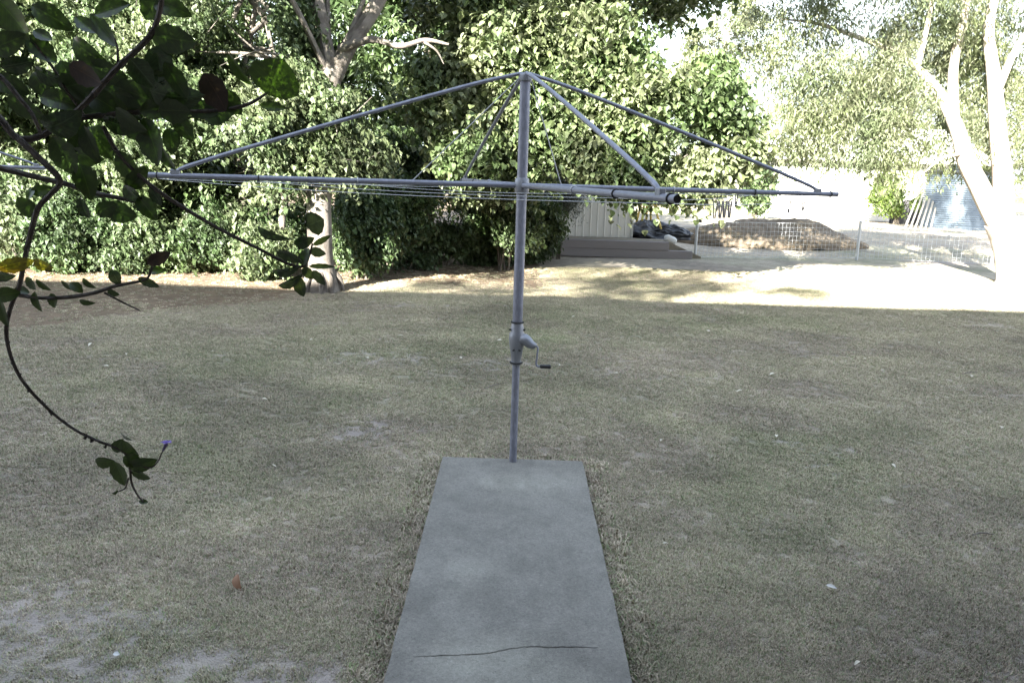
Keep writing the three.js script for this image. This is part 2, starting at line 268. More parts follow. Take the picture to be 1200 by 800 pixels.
// ---------------------------------------------------------------- left trees
{
  const b = onGround(378, 340);
  const t = tree('pale_trunk_tree', 'tall tree with thick pale trunk standing at the lawn edge', b,
    [[V(b.x, -0.12, b.z), V(b.x, 0.12, b.z), V(b.x - 0.02, 0.45, b.z), at(373, 240, b.z), at(380, 150, b.z), at(388, 85, b.z)], [0.29, 0.23, 0.195, 0.18, 0.165, 0.155]],
    [[[at(388, 92, b.z), at(378, 40, b.z), at(369, -10, b.z), V(-3.1, 6, b.z)], [0.15, 0.125, 0.11, 0.07]],
     [[at(389, 90, b.z), at(410, 52, b.z - 0.1), at(446, -6, b.z - 0.2), V(-1.5, 6.2, b.z - 0.4)], [0.15, 0.125, 0.115, 0.07]],
     [[at(398, 58, b.z), at(436, 46, b.z + 0.2), at(470, 54, b.z + 0.3), at(498, 47, b.z + 0.3), at(526, 52, b.z + 0.4)], [0.07, 0.05, 0.038, 0.032, 0.015]],
     [[at(497, 49, b.z + 0.3), at(512, 60, b.z + 0.3), at(520, 75, b.z + 0.3)], [0.022, 0.014, 0.007]],
     [[at(352, -5, b.z + 0.1), at(356, 15, b.z + 0.1), at(359, 36, b.z)], [0.018, 0.018, 0.02]]],
    leafS, [G(335, 130, -11.9, 0.75, 0.7, 0.45, 1200), G(395, 150, -11.9, 0.62, 0.5, 0.4, 960), G(425, 190, -12.2, 0.5, 0.4, 0.4, 560), G(300, 60, -12.6, 0.9, 0.8, 0.7, 1440), G(225, 60, -12.8, 0.9, 0.8, 0.7, 1280), G(325, 20, -12.4, 0.55, 0.5, 0.5, 560), G(350, 200, -12.1, 0.4, 0.25, 0.3, 280), B(-3.9, 5.3, -10.4, 1.6, 0.65, 0.9, 1300), B(-3.4, 6.3, -12.8, 2.2, 1.5, 1.6, 3600), B(-1.6, 6.4, -13, 1.8, 1.4, 1.5, 2600), B(-5.2, 5.9, -13, 1.6, 1.3, 1.4, 2200)],
    C.pale, barkPale, { gap: 0.47, freq: 0.95, clump: 15, size: 0.27 });
  for (let k = 0; k < 9; k++) { const a = k / 9 * 6.283 + rr(-.2, .2), r = rr(0.26, 0.36); part(t, 'root', limb([V(0, 0.42, 0), V(Math.cos(a) * 0.24, 0.2, Math.sin(a) * 0.24), V(Math.cos(a) * r, -0.05, Math.sin(a) * r)], [0.03, 0.045, 0.02], 7, 4, 0.1), barkPale); }
}
tree('slender_tree', 'slender pale stemmed tree behind the thick pale trunk', V(-3.95, 0, -13.6), [[V(-3.95, -0.05, -13.6), at(330, 260, -13.6), at(334, 205, -13.6), at(330, 120, -13.7), V(-4.3, 5, -13.9)], [0.07, 0.06, 0.055, 0.045, 0.02]], [[[at(331, 215, -13.6), at(312, 160, -13.6), at(290, 100, -13.8)], [0.05, 0.035, 0.02]]], leafS,
  [G(150, 60, -13.6, 1.2, 1.0, 0.9, 1920), G(250, 130, -13.4, 0.9, 0.7, 0.7, 1280), G(60, 40, -13.8, 1.3, 1.0, 0.9, 1760), G(180, 160, -13.9, 1.1, 0.7, 0.8, 1280), B(-5.5, 5.8, -14.2, 2, 1.4, 1.5, 2600), G(290, 200, -13.7, 0.5, 0.4, 0.5, 480)], C.pale, barkPale, { gap: 0.47, freq: 0.95, clump: 15, size: 0.27 });
tree('dark_stem_tree', 'dark stemmed tree among the shrubs at left', V(-5.1, 0, -14.4), [[V(-5.1, -0.05, -14.4), at(283, 240, -14.4), at(278, 180, -14.4), V(-5.6, 4.6, -14.6)], [0.13, 0.11, 0.1, 0.05]], [], leafM,
  [G(90, 130, -14.5, 1.3, 1.0, 0.9, 1600), G(10, 130, -14.2, 1.2, 1.1, 0.9, 1520), G(230, 200, -14.6, 1.0, 0.7, 0.7, 1040), B(-7.5, 5.6, -14.8, 2.2, 1.5, 1.6, 2400)], C.mid, barkGrey, { gap: 0.46, freq: 0.95, clump: 15, size: 0.28 });
tree('leaning_leafy_tree', 'leafy tree overhanging the sunlit grass beyond the second hoist', V(-9.3, 0, -14.2), [[V(-9.3, -0.05, -14.2), V(-9.1, 1.5, -14.2), V(-8.8, 3, -14.3), V(-8.9, 4.6, -14.5)], [0.16, 0.13, 0.1, 0.05]], [], leafM,
  [B(-8.8, 3.6, -14, 1.4, 1.2, 1, 2000), B(-9.6, 2.2, -14, 1.3, 1.2, 1, 1600), B(-9, 5.4, -14.4, 2, 1.3, 1.4, 2000)], C.pale, barkGrey, { gap: 0.46, freq: 0.95, clump: 15, size: 0.28 });
const shrubLeft = 'sunlit rounded leafy shrub in the row between the lawn and the left trees';
for (const [px, py, z, rx, ry, rz, n, col] of [[25, 245, -14.0, 1.0, 0.95, 0.8, 2080, 'pale'], [85, 270, -13.6, 0.75, 0.7, 0.6, 1520, 'mid'], [140, 240, -14.2, 1.0, 0.95, 0.8, 2000, 'pale'], [165, 285, -13.7, 0.6, 0.55, 0.5, 1200, 'pale'], [215, 260, -14.0, 0.85, 0.8, 0.7, 1760, 'mid'], [262, 275, -14.4, 0.8, 0.75, 0.6, 1520, 'pale'], [302, 292, -13.4, 0.45, 0.4, 0.4, 600, 'pale'], [305, 270, -14.8, 0.7, 0.8, 0.6, 1280, 'mid']])
  bush(shrubLeft, px, py, z, rx, ry, rz, n, leafS, C[col], { gap: 0.45, freq: 1.3, size: 0.22, clump: 14 }, 'shrub', 'shrubs between the lawn and the left trees');
const shrubMid = 'dense dark leafy shrub between the pale trunk and the mast of the hoist';
for (const [px, py, z, rx, ry, rz, n, col] of [[425, 265, -13.9, 0.55, 0.65, 0.5, 1200, 'mid'], [470, 250, -15.4, 0.9, 0.9, 0.7, 1840, 'mid'], [520, 235, -16.2, 1.0, 1.0, 0.8, 1920, 'mid'], [575, 255, -16.8, 0.95, 0.85, 0.7, 1760, 'mid'], [455, 200, -16.0, 0.9, 0.8, 0.7, 1360, 'mid'], [592, 262, -16.0, 0.6, 0.6, 0.5, 1300, 'mid'], [620, 262, -17.4, 0.7, 0.7, 0.6, 1360, 'mid']])
  bush(shrubMid, px, py, z, rx, ry, rz, n, leafS, C[col], { gap: 0.45, freq: 1.3, size: 0.22, clump: 14 }, 'shrub', 'shrubs right of the pale trunk');
// centre tree with broad yellow-green leaves
tree('broad_leaf_tree', 'tree with broad yellow green leaves spreading behind the hoist mast', V(-0.2, 0, -17.6), [[V(-0.2, -0.05, -17.6), V(-0.2, 1.2, -17.5), V(0.1, 2.6, -16.9), V(0.7, 4.5, -16.3)], [0.2, 0.17, 0.15, 0.08]], [[[at(607, 90, -15.5), at(585, 68, -15.2), at(572, 48, -15.1)], [0.03, 0.026, 0.02]]], leafL,
  [G(520, 100, -14.8, 0.75, 0.7, 0.6, 620), G(565, 165, -14.6, 0.75, 0.75, 0.6, 720), G(620, 50, -14.6, 1.1, 0.8, 0.8, 1050), G(655, 125, -14.6, 0.85, 0.75, 0.7, 850), G(590, 205, -15.4, 0.7, 0.4, 0.6, 400), G(700, 70, -14.6, 0.9, 0.8, 0.8, 850), G(720, 165, -14.4, 0.75, 0.6, 0.6, 620), G(760, 120, -14.4, 0.8, 0.65, 0.7, 700), G(820, 110, -14.6, 0.75, 0.55, 0.6, 480), G(800, 185, -14.3, 0.75, 0.5, 0.55, 480), G(855, 165, -14.5, 0.5, 0.55, 0.5, 300), G(560, 20, -14.9, 0.9, 0.6, 0.7, 650), G(745, 205, -14.5, 0.5, 0.35, 0.4, 200), B(0.3, 6.0, -15.5, 2.2, 1.3, 1.7, 1500), B(2.3, 5.7, -15.5, 1.4, 1.0, 1.3, 700), B(2.6, 6.0, -13.9, 1.8, 0.9, 1.2, 800), B(4.9, 6.4, -13.8, 1.5, 0.9, 1.2, 520)], C.broad, barkGrey, { gap: 0.32, freq: 1.1, clump: 12, size: 0.4 });
bush('grey green wispy shrub growing over the corner of the cream shed', 655, 215, -18.4, 0.6, 0.8, 0.5, 1100, leafF, C.grey, { gap: 0.36 });
bush('fine leaved green shrub at the end of the low retaining wall', 622, 270, -18.0, 0.5, 0.6, 0.5, 1200, leafF, C.mid, { gap: 0.36 });
// darker trees deeper in
for (const [x, z, h] of [[-11, -21, 6.5], [-6.5, -20.5, 7], [-2.2, -20, 7], [0.2, -22, 6], [-15, -20, 6.5]])
  tree('background_tree', 'dark leafy tree deep behind the front trees on the left', V(x, 0.1, z), [[V(x, 0, z), V(x + 0.1, 2, z), V(x, h * 0.8, z)], [0.2, 0.15, 0.06]], [], leafB,
    [B(x, 2.0, z, 2.3, 1.8, 1.2, 1100), B(x, h * 0.65, z, 2.5, 1.8, 1.4, 1300), B(x + rr(-1, 1), h, z, 2.4, 1.6, 1.6, 1000)], C.mid, barkGrey, { gap: 0.2, size: 0.6 }, 'dark trees behind the left trees');

// ---------------------------------------------------------------- right big gum
{
  const b = onGround(1190, 335), z = b.z;
  tree('gum_tree', 'large forked smooth white barked tree standing on the sunlit grass', b,
    [[V(b.x, -0.15, z), V(b.x, 0.15, z), at(1185, 290, z), at(1172, 258, z)], [0.42, 0.34, 0.30, 0.27]],
    [[[at(1172, 262, z), at(1152, 225, z), at(1134, 190, z), at(1122, 150, z), at(1098, 105, z), at(1075, 80, z), at(1040, 50, z)], [0.22, 0.185, 0.165, 0.135, 0.10, 0.07, 0.03]],
     [[at(1176, 262, z), at(1176, 215, z), at(1170, 150, z), at(1166, 95, z), at(1160, 30, z), V(8.7, 6.2, z)], [0.22, 0.18, 0.15, 0.13, 0.09, 0.05]],
     [[at(1118, 140, z), at(1118, 80, z), at(1130, 20, z), at(1140, -30, z)], [0.11, 0.085, 0.07, 0.05]],
     [[at(1075, 80, z), at(1085, 40, z), at(1095, -10, z)], [0.06, 0.05, 0.03]],
     [[at(1060, 64, z), at(1010, 45, z + .2), at(960, 28, z + .3), at(915, 22, z + .3)], [0.06, 0.045, 0.03, 0.012]],
     [[at(1090, 100, z), at(1075, 125, z + .3), at(1045, 150, z + .4), at(1010, 170, z + .5)], [0.04, 0.03, 0.02, 0.008]],
     [[at(1130, 180, z), at(1105, 185, z + .3), at(1080, 205, z + .4)], [0.035, 0.022, 0.008]],
     [[at(1168, 110, z), at(1190, 60, z), at(1215, 20, z)], [0.08, 0.06, 0.03]]],
    leafG, [G(1045, 160, z - .3, 0.6, 0.55, 0.6, 420), G(1000, 150, z + .4, 0.9, 0.65, 0.7, 620), G(955, 165, z + .5, 0.55, 0.4, 0.5, 260), G(1080, 60, z - .8, 1.1, 0.9, 0.9, 760), G(1000, 70, z + .2, 1.0, 0.8, 0.8, 600), G(930, 110, z + .4, 0.5, 0.6, 0.5, 240), G(930, 25, z + .2, 0.9, 0.5, 0.7, 420), G(1150, 110, z - .9, 0.9, 0.9, 0.7, 520), G(1195, 180, z - .5, 0.6, 0.8, 0.6, 420), G(1190, 60, z - .9, 0.9, 0.9, 0.8, 520), G(1045, 200, z + .4, 0.5, 0.3, 0.4, 190), G(1120, 10, z - .6, 1.2, 0.8, 0.9, 620), G(910, 150, z + .8, 0.5, 0.6, 0.5, 340), G(970, 110, z + .6, 0.8, 0.8, 0.6, 600), G(1040, 110, z + .5, 0.8, 0.7, 0.6, 560), G(900, 60, z + .5, 0.6, 0.5, 0.5, 220), G(1130, 165, z - .6, 0.7, 0.6, 0.5, 380), G(1140, 50, z - .9, 0.8, 0.6, 0.5, 340), B(9.9, 8.6, -17.4, 2.3, 1.6, 1.6, 3400), B(8, 6.4, z, 3, 1.5, 2, 1800), B(11.5, 5.5, z, 2, 2, 1.8, 1000), B(5.8, 5.9, z, 1.5, 0.8, 1.4, 500)], C.gum, barkGum, { gap: 0.3, reach: false, size: 0.36, clump: 12 });
}
// far trees behind the neighbour's house
for (const [px, py, z, r, n, col, l] of [[930, 175, -40, 2.2, 900, 'gum', 'pale tree rising behind the white house roof'], [1060, 130, -42, 3.4, 1300, 'gum', 'pale tree rising behind the water tank'], [1180, 150, -40, 3.2, 1200, 'gum', 'pale tree standing behind the right end of the garden'], [800, 200, -46, 2.6, 1000, 'pale', 'distant pale tree seen below the broad leaves'], [850, 40, -44, 2.0, 420, 'gum', 'thin tall wispy tree against the white sky'], [730, 190, -44, 2.6, 900, 'pale', 'distant tree rising behind the cream shed']]) {
  const c = at(px, py, z), base = V(c.x, 0.35, z);
  tree('distant_tree', l, base, [[V(c.x, 0.25, z), V(c.x + 0.2, c.y * 0.5, z), V(c.x, c.y, z)], [0.22, 0.17, 0.06]], [], leafB, [{ c, r: [r, r * 0.9, r], n }, { c: c.clone().add(V(r * 0.5, r * 0.6, 0)), r: [r * 0.7, r * 0.6, r * 0.7], n: n >> 1 }, { c: c.clone().add(V(-r * 0.5, -r * 0.5, 0.5)), r: [r * 0.7, r * 0.6, r * 0.7], n: n >> 1 }], C[col], barkPale, { gap: 0.36 });
}
bush('bright lime green shrub in front of the dark paling fence', 1055, 222, -31.5, 0.9, 0.75, 0.6, 1100, leafM, C.lime, { gap: 0.36 });
bush('round olive shrub growing against the white house wall', 888, 222, -30.0, 0.55, 0.9, 0.5, 900, leafM, C.mid, { gap: 0.36 });

// leaf litter under the trees, and scattered fallen leaves
{
  const g = sprig(0.07, 0.03, 1, 0.0), N = 9000, im = new THREE.InstancedMesh(g, P([1, 1, 1], 0.85, {}), N), m = new THREE.Matrix4(), q = new THREE.Quaternion(), e = new THREE.Euler(), c = new THREE.Color(); let n = 0;
  for (let t = 0; t < 90000 && n < N; t++) { const x = rr(-11, 2.2), z = rr(-12.4, -19); if (rnd() > litter(x, z)) continue; q.setFromEuler(e.set(rr(-.4, .4), rnd() * 6.28, rr(-.4, .4))); const s = rr(0.6, 1.4); m.compose(V(x, groundH(x, z) + 0.012, z), q, V(s, s, s)); im.setMatrixAt(n, m); const k = rr(0.5, 1.3), y = rnd(); c.setRGB((0.12 + y * .08) * k, (0.08 + y * 0.065) * k, 0.05 * k); im.setColorAt(n++, c); }
  im.count = n; im.name = 'leaf_litter'; im.userData = { kind: 'stuff', label: 'brown leaf litter under the trees', category: 'leaf litter' }; im.castShadow = im.receiveShadow = true; scene.add(im);
}
function leafShape(L, W, curl = 0.15, serr = 0.03, fold = 0.25) {
  const nu = 8, nv = 3, pos = [], uv = [], idx = [];
  for (let i = 0; i <= nu; i++) { const t = i / nu, w = W / 2 * Math.pow(Math.sin(Math.PI * Math.pow(t, 0.85)), 0.75) * (1 + (i % 2 ? serr : -serr)) + (i && i < nu ? 0 : 0.001 * L);
    for (let j = -nv; j <= nv; j++) { const s = j / nv; pos.push(w * s, fold * Math.abs(s) * w + curl * L * (t - t * t) - curl * 0.6 * L * t * t, L * (t - 0.5)); uv.push(s * 0.5 + 0.5, t); } }
  const w = nv * 2 + 1; for (let i = 0; i < nu; i++) for (let j = 0; j < w - 1; j++) { const a = i * w + j; idx.push(a, a + w, a + 1, a + 1, a + w, a + w + 1); }
  const g = new THREE.BufferGeometry(); g.setAttribute('position', new THREE.Float32BufferAttribute(pos, 3)); g.setAttribute('uv', new THREE.Float32BufferAttribute(uv, 2)); g.setIndex(idx); g.computeVertexNormals(); return g;
}
{
  const lf = leafShape(0.05, 0.024, 0.3), mats = [M([0.46, 0.42, 0.34], 0.8), M([0.55, 0.51, 0.42], 0.8), M([0.22, 0.12, 0.07], 0.8)];
  const spots = [[310, 467], [148, 415], [123, 429], [105, 404], [203, 380], [250, 412], [540, 420], [760, 462], [722, 437], [735, 415], [655, 428], [867, 457], [905, 437], [1015, 420], [1048, 545], [1065, 509], [910, 510], [775, 515], [700, 385], [672, 372], [830, 386], [880, 405], [960, 386], [1100, 400], [1140, 440], [470, 395], [430, 420], [365, 400], [585, 400], [1005, 776], [780, 636], [320, 545], [1175, 500]];
  for (const [px, py] of spots) { const p = onGround(px, py, 0.03), m = single('fallen_leaf', lf, mats[rnd() < 0.6 ? 0 : 1], 'small pale dry leaf lying on the shaded lawn', 'leaf', 'pale fallen leaves scattered on the lawn'); m.position.copy(p).y += groundH(p.x, p.z); m.rotation.set(rr(-.3, .3), rnd() * 6.28, rr(-.3, .3)); const s = (0.55 + rnd() * 0.5) * Math.min(1.5, 0.6 + p.length() * 0.08); m.scale.set(s, s, s); }
  let p = onGround(278, 682, 0.03); let m = single('fallen_leaf', leafShape(0.085, 0.045, 0.5), mats[2], 'curled brown leaf lying on the lawn beside the path', 'leaf'); m.position.copy(p); m.rotation.set(0.5, 0.3, 0.6);
  p = onGround(975, 687, 0.03); m = single('fallen_leaf', leafShape(0.05, 0.02, 0.2), M([0.55, 0.53, 0.5], 0.7), 'small whitish curled leaf on the darker right lawn', 'leaf'); m.position.copy(p); m.rotation.set(0.2, 1.2, 0.2);
  p = onGround(136, 766, 0.02); m = single('paper_scrap', leafShape(0.026, 0.018, 0.1), M([0.55, 0.55, 0.54], 0.7), 'tiny white scrap lying on the bare dirt patch', 'scrap'); m.position.copy(p); m.rotation.set(0.2, 1.4, 0.2);
  for (const [a, b] of [[[568, 455], [596, 448]], [[1128, 438], [1146, 436]], [[1140, 627], [1165, 626]]]) { const A = onGround(...a, 0.028), Bp = onGround(...b, 0.028), d = A.clone().lerp(Bp, 0.5).add(V(0, 0.006, rr(-.02, .02))); single('fallen_twig', limb([A, d, Bp], [0.004, 0.005, 0.002], 6, 4), barkGrey, 'thin dark twig lying on the lawn grass', 'twig', 'thin twigs on the lawn'); }
}
// ---------------------------------------------------------------- rotary clothes hoists
const galvTex = tex(256, 256, (i, j) => { const n = fbm(i * 0.05, j * 0.05, 4), s = hash(i >> 1, j >> 1, 7), k = 0.82 + n * 0.3 + (s - 0.5) * 0.08; return [0.51 * k, 0.52 * k, 0.57 * k]; }, true); galvTex.repeat.set(8, 3);
const galv = new THREE.MeshStandardMaterial({ map: galvTex, metalness: 0.35, roughness: 0.48, side: THREE.DoubleSide });
const cast = M([0.24, 0.25, 0.28], 0.42, { metalness: 0.55, bumpMap: grainTex, bumpScale: 0.001 });
const blackPlastic = M([0.012, 0.012, 0.014], 0.4), inner = M([0.03, 0.03, 0.03], 0.9), wireMat = M([0.42, 0.43, 0.45], 0.5, { metalness: 0.4 });
const HUB = 1.735, HEAD = 2.365, ARM = 2.10;             // heights above the slab
const armDirs = [V(-0.979, 0, 0.204), V(0.258, 0, 0.966), V(0.979, 0, -0.204), V(-0.235, 0, -0.972)];
function hoist(label, pos) {
  const h = thing('clothes_hoist', label, 'clothesline', pos, 0, 'rotary clothes hoists'), O = (d, r, y) => V(d.x * r, y, d.z * r);
  part(h, 'lower_pole', limb([V(0, -0.04, 0), V(0, 0.4, 0), V(0, 0.8, 0)], [0.0235, 0.0235, 0.0235], 20, 3), galv);
  part(h, 'mast_tube', limb([V(0, 0.86, 0), V(0, 1.5, 0), V(0, HEAD, 0)], [0.031, 0.031, 0.031], 24, 4), galv);
  const gb = part(h, 'gearbox', new THREE.LatheGeometry([[0.024, 0.635], [0.033, 0.638], [0.034, 0.655], [0.030, 0.66], [0.035, 0.70], [0.046, 0.76], [0.050, 0.80], [0.048, 0.835], [0.040, 0.845], [0.041, 0.875], [0.036, 0.88], [0.037, 0.905], [0.031, 0.91]].map(p => new THREE.Vector2(...p)), 24), cast);
  for (const y of [0.650, 0.905]) part(gb, 'collar_band', new THREE.TorusGeometry(0.036, 0.006, 8, 24).rotateX(Math.PI / 2).translate(0, y, 0), inner);
  for (const a of [0.2, 1.0, 1.8, 2.6]) part(gb, 'bolt', new THREE.CylinderGeometry(0.006, 0.006, 0.012, 6).rotateX(Math.PI / 2).translate(0, 0, 0.048).rotateY(a - 1.4).translate(0, a % 2 > 0.9 ? 0.735 : 0.86, 0), inner);
  part(h, 'gear_horn', limb([V(0.01, 0.80, 0.01), V(0.05, 0.80, 0.02), V(0.085, 0.775, 0.03), V(0.117, 0.762, 0.035)], [0.036, 0.037, 0.029, 0.018], 16, 4), cast);
  const cr = part(h, 'crank', limb([V(0.112, 0.765, 0.035), V(0.128, 0.76, 0.036), V(0.128, 0.70, 0.036), V(0.126, 0.645, 0.036), V(0.137, 0.637, 0.036), V(0.155, 0.637, 0.036)], [0.006, 0.006, 0.006, 0.006, 0.006, 0.006], 8, 5), galv);
  part(cr, 'crank_grip', new THREE.LatheGeometry([[0.001, 0], [0.010, 0], [0.013, 0.01], [0.012, 0.03], [0.014, 0.06], [0.012, 0.068], [0.001, 0.07]].map(p => new THREE.Vector2(...p)), 14).rotateZ(-Math.PI / 2).translate(0.148, 0.637, 0.036), blackPlastic);
  part(h, 'head_cap', new THREE.LatheGeometry([[0.034, -0.035], [0.040, -0.03], [0.041, 0.0], [0.036, 0.014], [0.001, 0.018]].map(p => new THREE.Vector2(...p)), 20).translate(0, HEAD, 0), cast);
  part(h, 'arm_hub', new THREE.LatheGeometry([[0.032, -0.05], [0.042, -0.045], [0.045, 0], [0.042, 0.04], [0.032, 0.045]].map(p => new THREE.Vector2(...p)), 20).translate(0, HUB, 0), cast);
  const fr = [0.46, 0.72, 0.975];
  armDirs.forEach((d, k) => {
    const tip = O(d, ARM, HUB), a = part(h, 'arm', new THREE.TubeGeometry(new THREE.LineCurve3(O(d, 0.035, HUB), tip), 4, 0.0155, 16), galv);
    part(a, 'mouth_shade_disc', new THREE.CircleGeometry(0.0128, 16).applyQuaternion(new THREE.Quaternion().setFromUnitVectors(V(0, 0, 1), d)).translate(d.x * (ARM - 0.004), HUB, d.z * (ARM - 0.004)), inner);  // dark disc painted in for the shade inside the open tube end
    for (const f of fr) part(a, 'line_clip', new THREE.TorusGeometry(0.0185, 0.0035, 6, 16).applyQuaternion(new THREE.Quaternion().setFromUnitVectors(V(0, 0, 1), d)).translate(d.x * ARM * f, HUB, d.z * ARM * f), f > 0.7 ? inner : wireMat);
    part(h, 'stay', limb([O(d, 0.02, HEAD + 0.012), O(d, 0.3, HEAD - 0.012 - 0.05), O(d, ARM * 0.9, HUB + 0.052), O(d, ARM * 0.93, HUB + 0.022)], [0.0105, 0.0115, 0.0115, 0.009], 12, 5), galv);
    part(h, 'stay_bracket', new RoundedBoxGeometry(0.05, 0.045, 0.026, 2, 0.006).rotateY(-Math.atan2(d.z, d.x)).translate(d.x * ARM * 0.93, HUB + 0.014, d.z * ARM * 0.93), cast);
  });
  for (const [k, f] of [[0, 0.31], [2, 0.115]]) part(h, 'tie_wire', cyl(O(armDirs[k], 0.03, HEAD - 0.01), O(armDirs[k], ARM * f, HUB + 0.012), 0.0032, 6), wireMat);
  for (const f of fr) for (let k = 0; k < 4; k++) {
    const A = O(armDirs[k], ARM * f, HUB - 0.018), Bp = O(armDirs[(k + 1) % 4], ARM * f, HUB - 0.018), mid = A.clone().lerp(Bp, 0.5); mid.y -= 0.012 + 0.03 * f;
    part(h, 'clothes_line', new THREE.TubeGeometry(new THREE.QuadraticBezierCurve3(A, mid, Bp), 10, 0.0015, 6), wireMat);
  }
  return h;
}
const MAST = V(0.03, SL.h, -4.985);
const mainHoist = hoist('galvanised rotary clothes hoist standing at the end of the concrete path', MAST);
dup(mainHoist, V(-6.35, 0.02, -7.1), 0.32, 'galvanised rotary clothes hoist mostly out of view beyond the leafy branch');
// pegs on the outer line between the near arm and the right arm
{
  const A = armDirs[1].clone().multiplyScalar(ARM), Bv = armDirs[2].clone().multiplyScalar(ARM);
  const wood = M([0.30, 0.27, 0.25], 0.8), dark = M([0.05, 0.05, 0.06], 0.6);
  const peg = (f, t, mat, name, tilt) => {
    const y0 = HUB - 0.018 - 2 * t * (1 - t) * (0.012 + 0.03 * f), p = A.clone().lerp(Bv, t).multiplyScalar(f).add(MAST); p.y = SL.h + y0;
    const g = thing('clothes_peg', name, 'clothes peg', p, Math.atan2(-(Bv.z - A.z), Bv.x - A.x) + tilt, 'pegs left on the clothes lines');
    for (const s of [-1, 1]) part(g, 'prong', new RoundedBoxGeometry(0.010, 0.072, 0.005, 1, 0.0015).rotateX(s * 0.07).translate(0, -0.020, s * 0.0052), mat);
    part(g, 'spring', new THREE.TorusGeometry(0.004, 0.0012, 6, 10).rotateY(Math.PI / 2).translate(0, -0.012, 0), wireMat);
  };
  const lw = 'weathered grey clothes peg clipped on the line between near and right arms', ld = 'dark clothes peg clipped on the line near the right arm';
  for (const t of [0.18, 0.205, 0.225, 0.25]) peg(0.975, t, wood, lw, rr(-.3, .3));
  for (const [f, t] of [[0.975, 0.62], [0.975, 0.66], [0.72, 0.82], [0.975, 0.74]]) peg(f, t, dark, ld, rr(-.3, .3));
}
// ---------------------------------------------------------------- terrace, retaining wall, shed and clutter behind
const WALLZ = -19.0, TER = 0.40;
{
  const x0 = 0.3, x1 = 4.35, sh = new THREE.Shape([[x0, -0.1], [x1, -0.1], [x1, 0.06], [3.55, TER], [x0, TER]].map(p => new THREE.Vector2(...p)));
  const earth = structure('terrace_ground', new THREE.ExtrudeGeometry(sh, { depth: 5.4, bevelEnabled: false }).translate(0, -0.006, WALLZ - 5.55), M([0.27, 0.235, 0.185], 0.95, { bumpMap: grainTex, bumpScale: 0.02 }), 'raised earth terrace behind the retaining wall');
  const wall = thing('retaining_wall', 'low grey concrete sleeper retaining wall below the cream shed', 'wall', V(0, 0, WALLZ));
  const bm = [0.9, 1.0, 1.1].map(k => M([0.30 * k, 0.275 * k, 0.28 * k], 0.92, { bumpMap: grainTex, bumpScale: 0.006 }));
  for (const [xa, xb, y, k] of [[0.3, 4.1, 0.1, 1], [0.3, 3.55, 0.294, 1]]) { const m = part(wall, 'sleeper', new RoundedBoxGeometry(xb - xa, 0.192, 0.14, 2, 0.012), bm[k]); m.position.set((xa + xb) / 2, y, rr(-.008, .008)); }
}
{
  const x0 = 0.75, x1 = 2.78, z = -19.75, s = thing('garden_shed', 'small cream ribbed metal shed on the low terrace', 'shed', V((x0 + x1) / 2, TER, z - 0.9));
  const w = x1 - x0, cream = M([0.72, 0.70, 0.66], 0.55), trim = M([0.5, 0.5, 0.48], 0.5), n = Math.round(w / 0.17);
  const prof = new THREE.Shape(); const H = 1.86;
  const sheet = (len) => { const sh = new THREE.Shape(); const k = Math.round(len / 0.17), p = len / k; sh.moveTo(0, 0); for (let i = 0; i < k; i++) { const a = i * p; sh.lineTo(a + p * 0.78, 0); sh.lineTo(a + p * 0.84, 0.022); sh.lineTo(a + p * 0.94, 0.022); sh.lineTo(a + p, 0); } sh.lineTo(len, -0.006); sh.lineTo(0, -0.006); return new THREE.ExtrudeGeometry(sh, { depth: H, bevelEnabled: false }).rotateX(-Math.PI / 2).translate(-len / 2, 0, 0); };
  const pans = 3; for (let i = 0; i < pans; i++) part(s, 'wall_panel', sheet(w / pans - 0.004).rotateY(Math.PI).translate(-w / 2 + (i + 0.5) * w / pans, 0, 0.9), cream);
  part(s, 'wall_panel', sheet(1.79).rotateY(Math.PI / 2).translate(w / 2, 0, 0), cream); part(s, 'wall_panel', sheet(1.79).rotateY(-Math.PI / 2).translate(-w / 2, 0, 0), cream); part(s, 'wall_panel', sheet(w - 0.02).rotateY(Math.PI).translate(0, 0, -0.9), cream);
  for (const sx of [-1, 1]) part(s, 'corner_trim', box(0.05, H, 0.05, sx * (w / 2 + 0.004), H / 2, 0.915), trim);
  part(s, 'roof', box(w + 0.18, 0.05, 2.05, 0, 0, 0).rotateX(0.06).translate(0, H + 0.09, 0), trim);
}
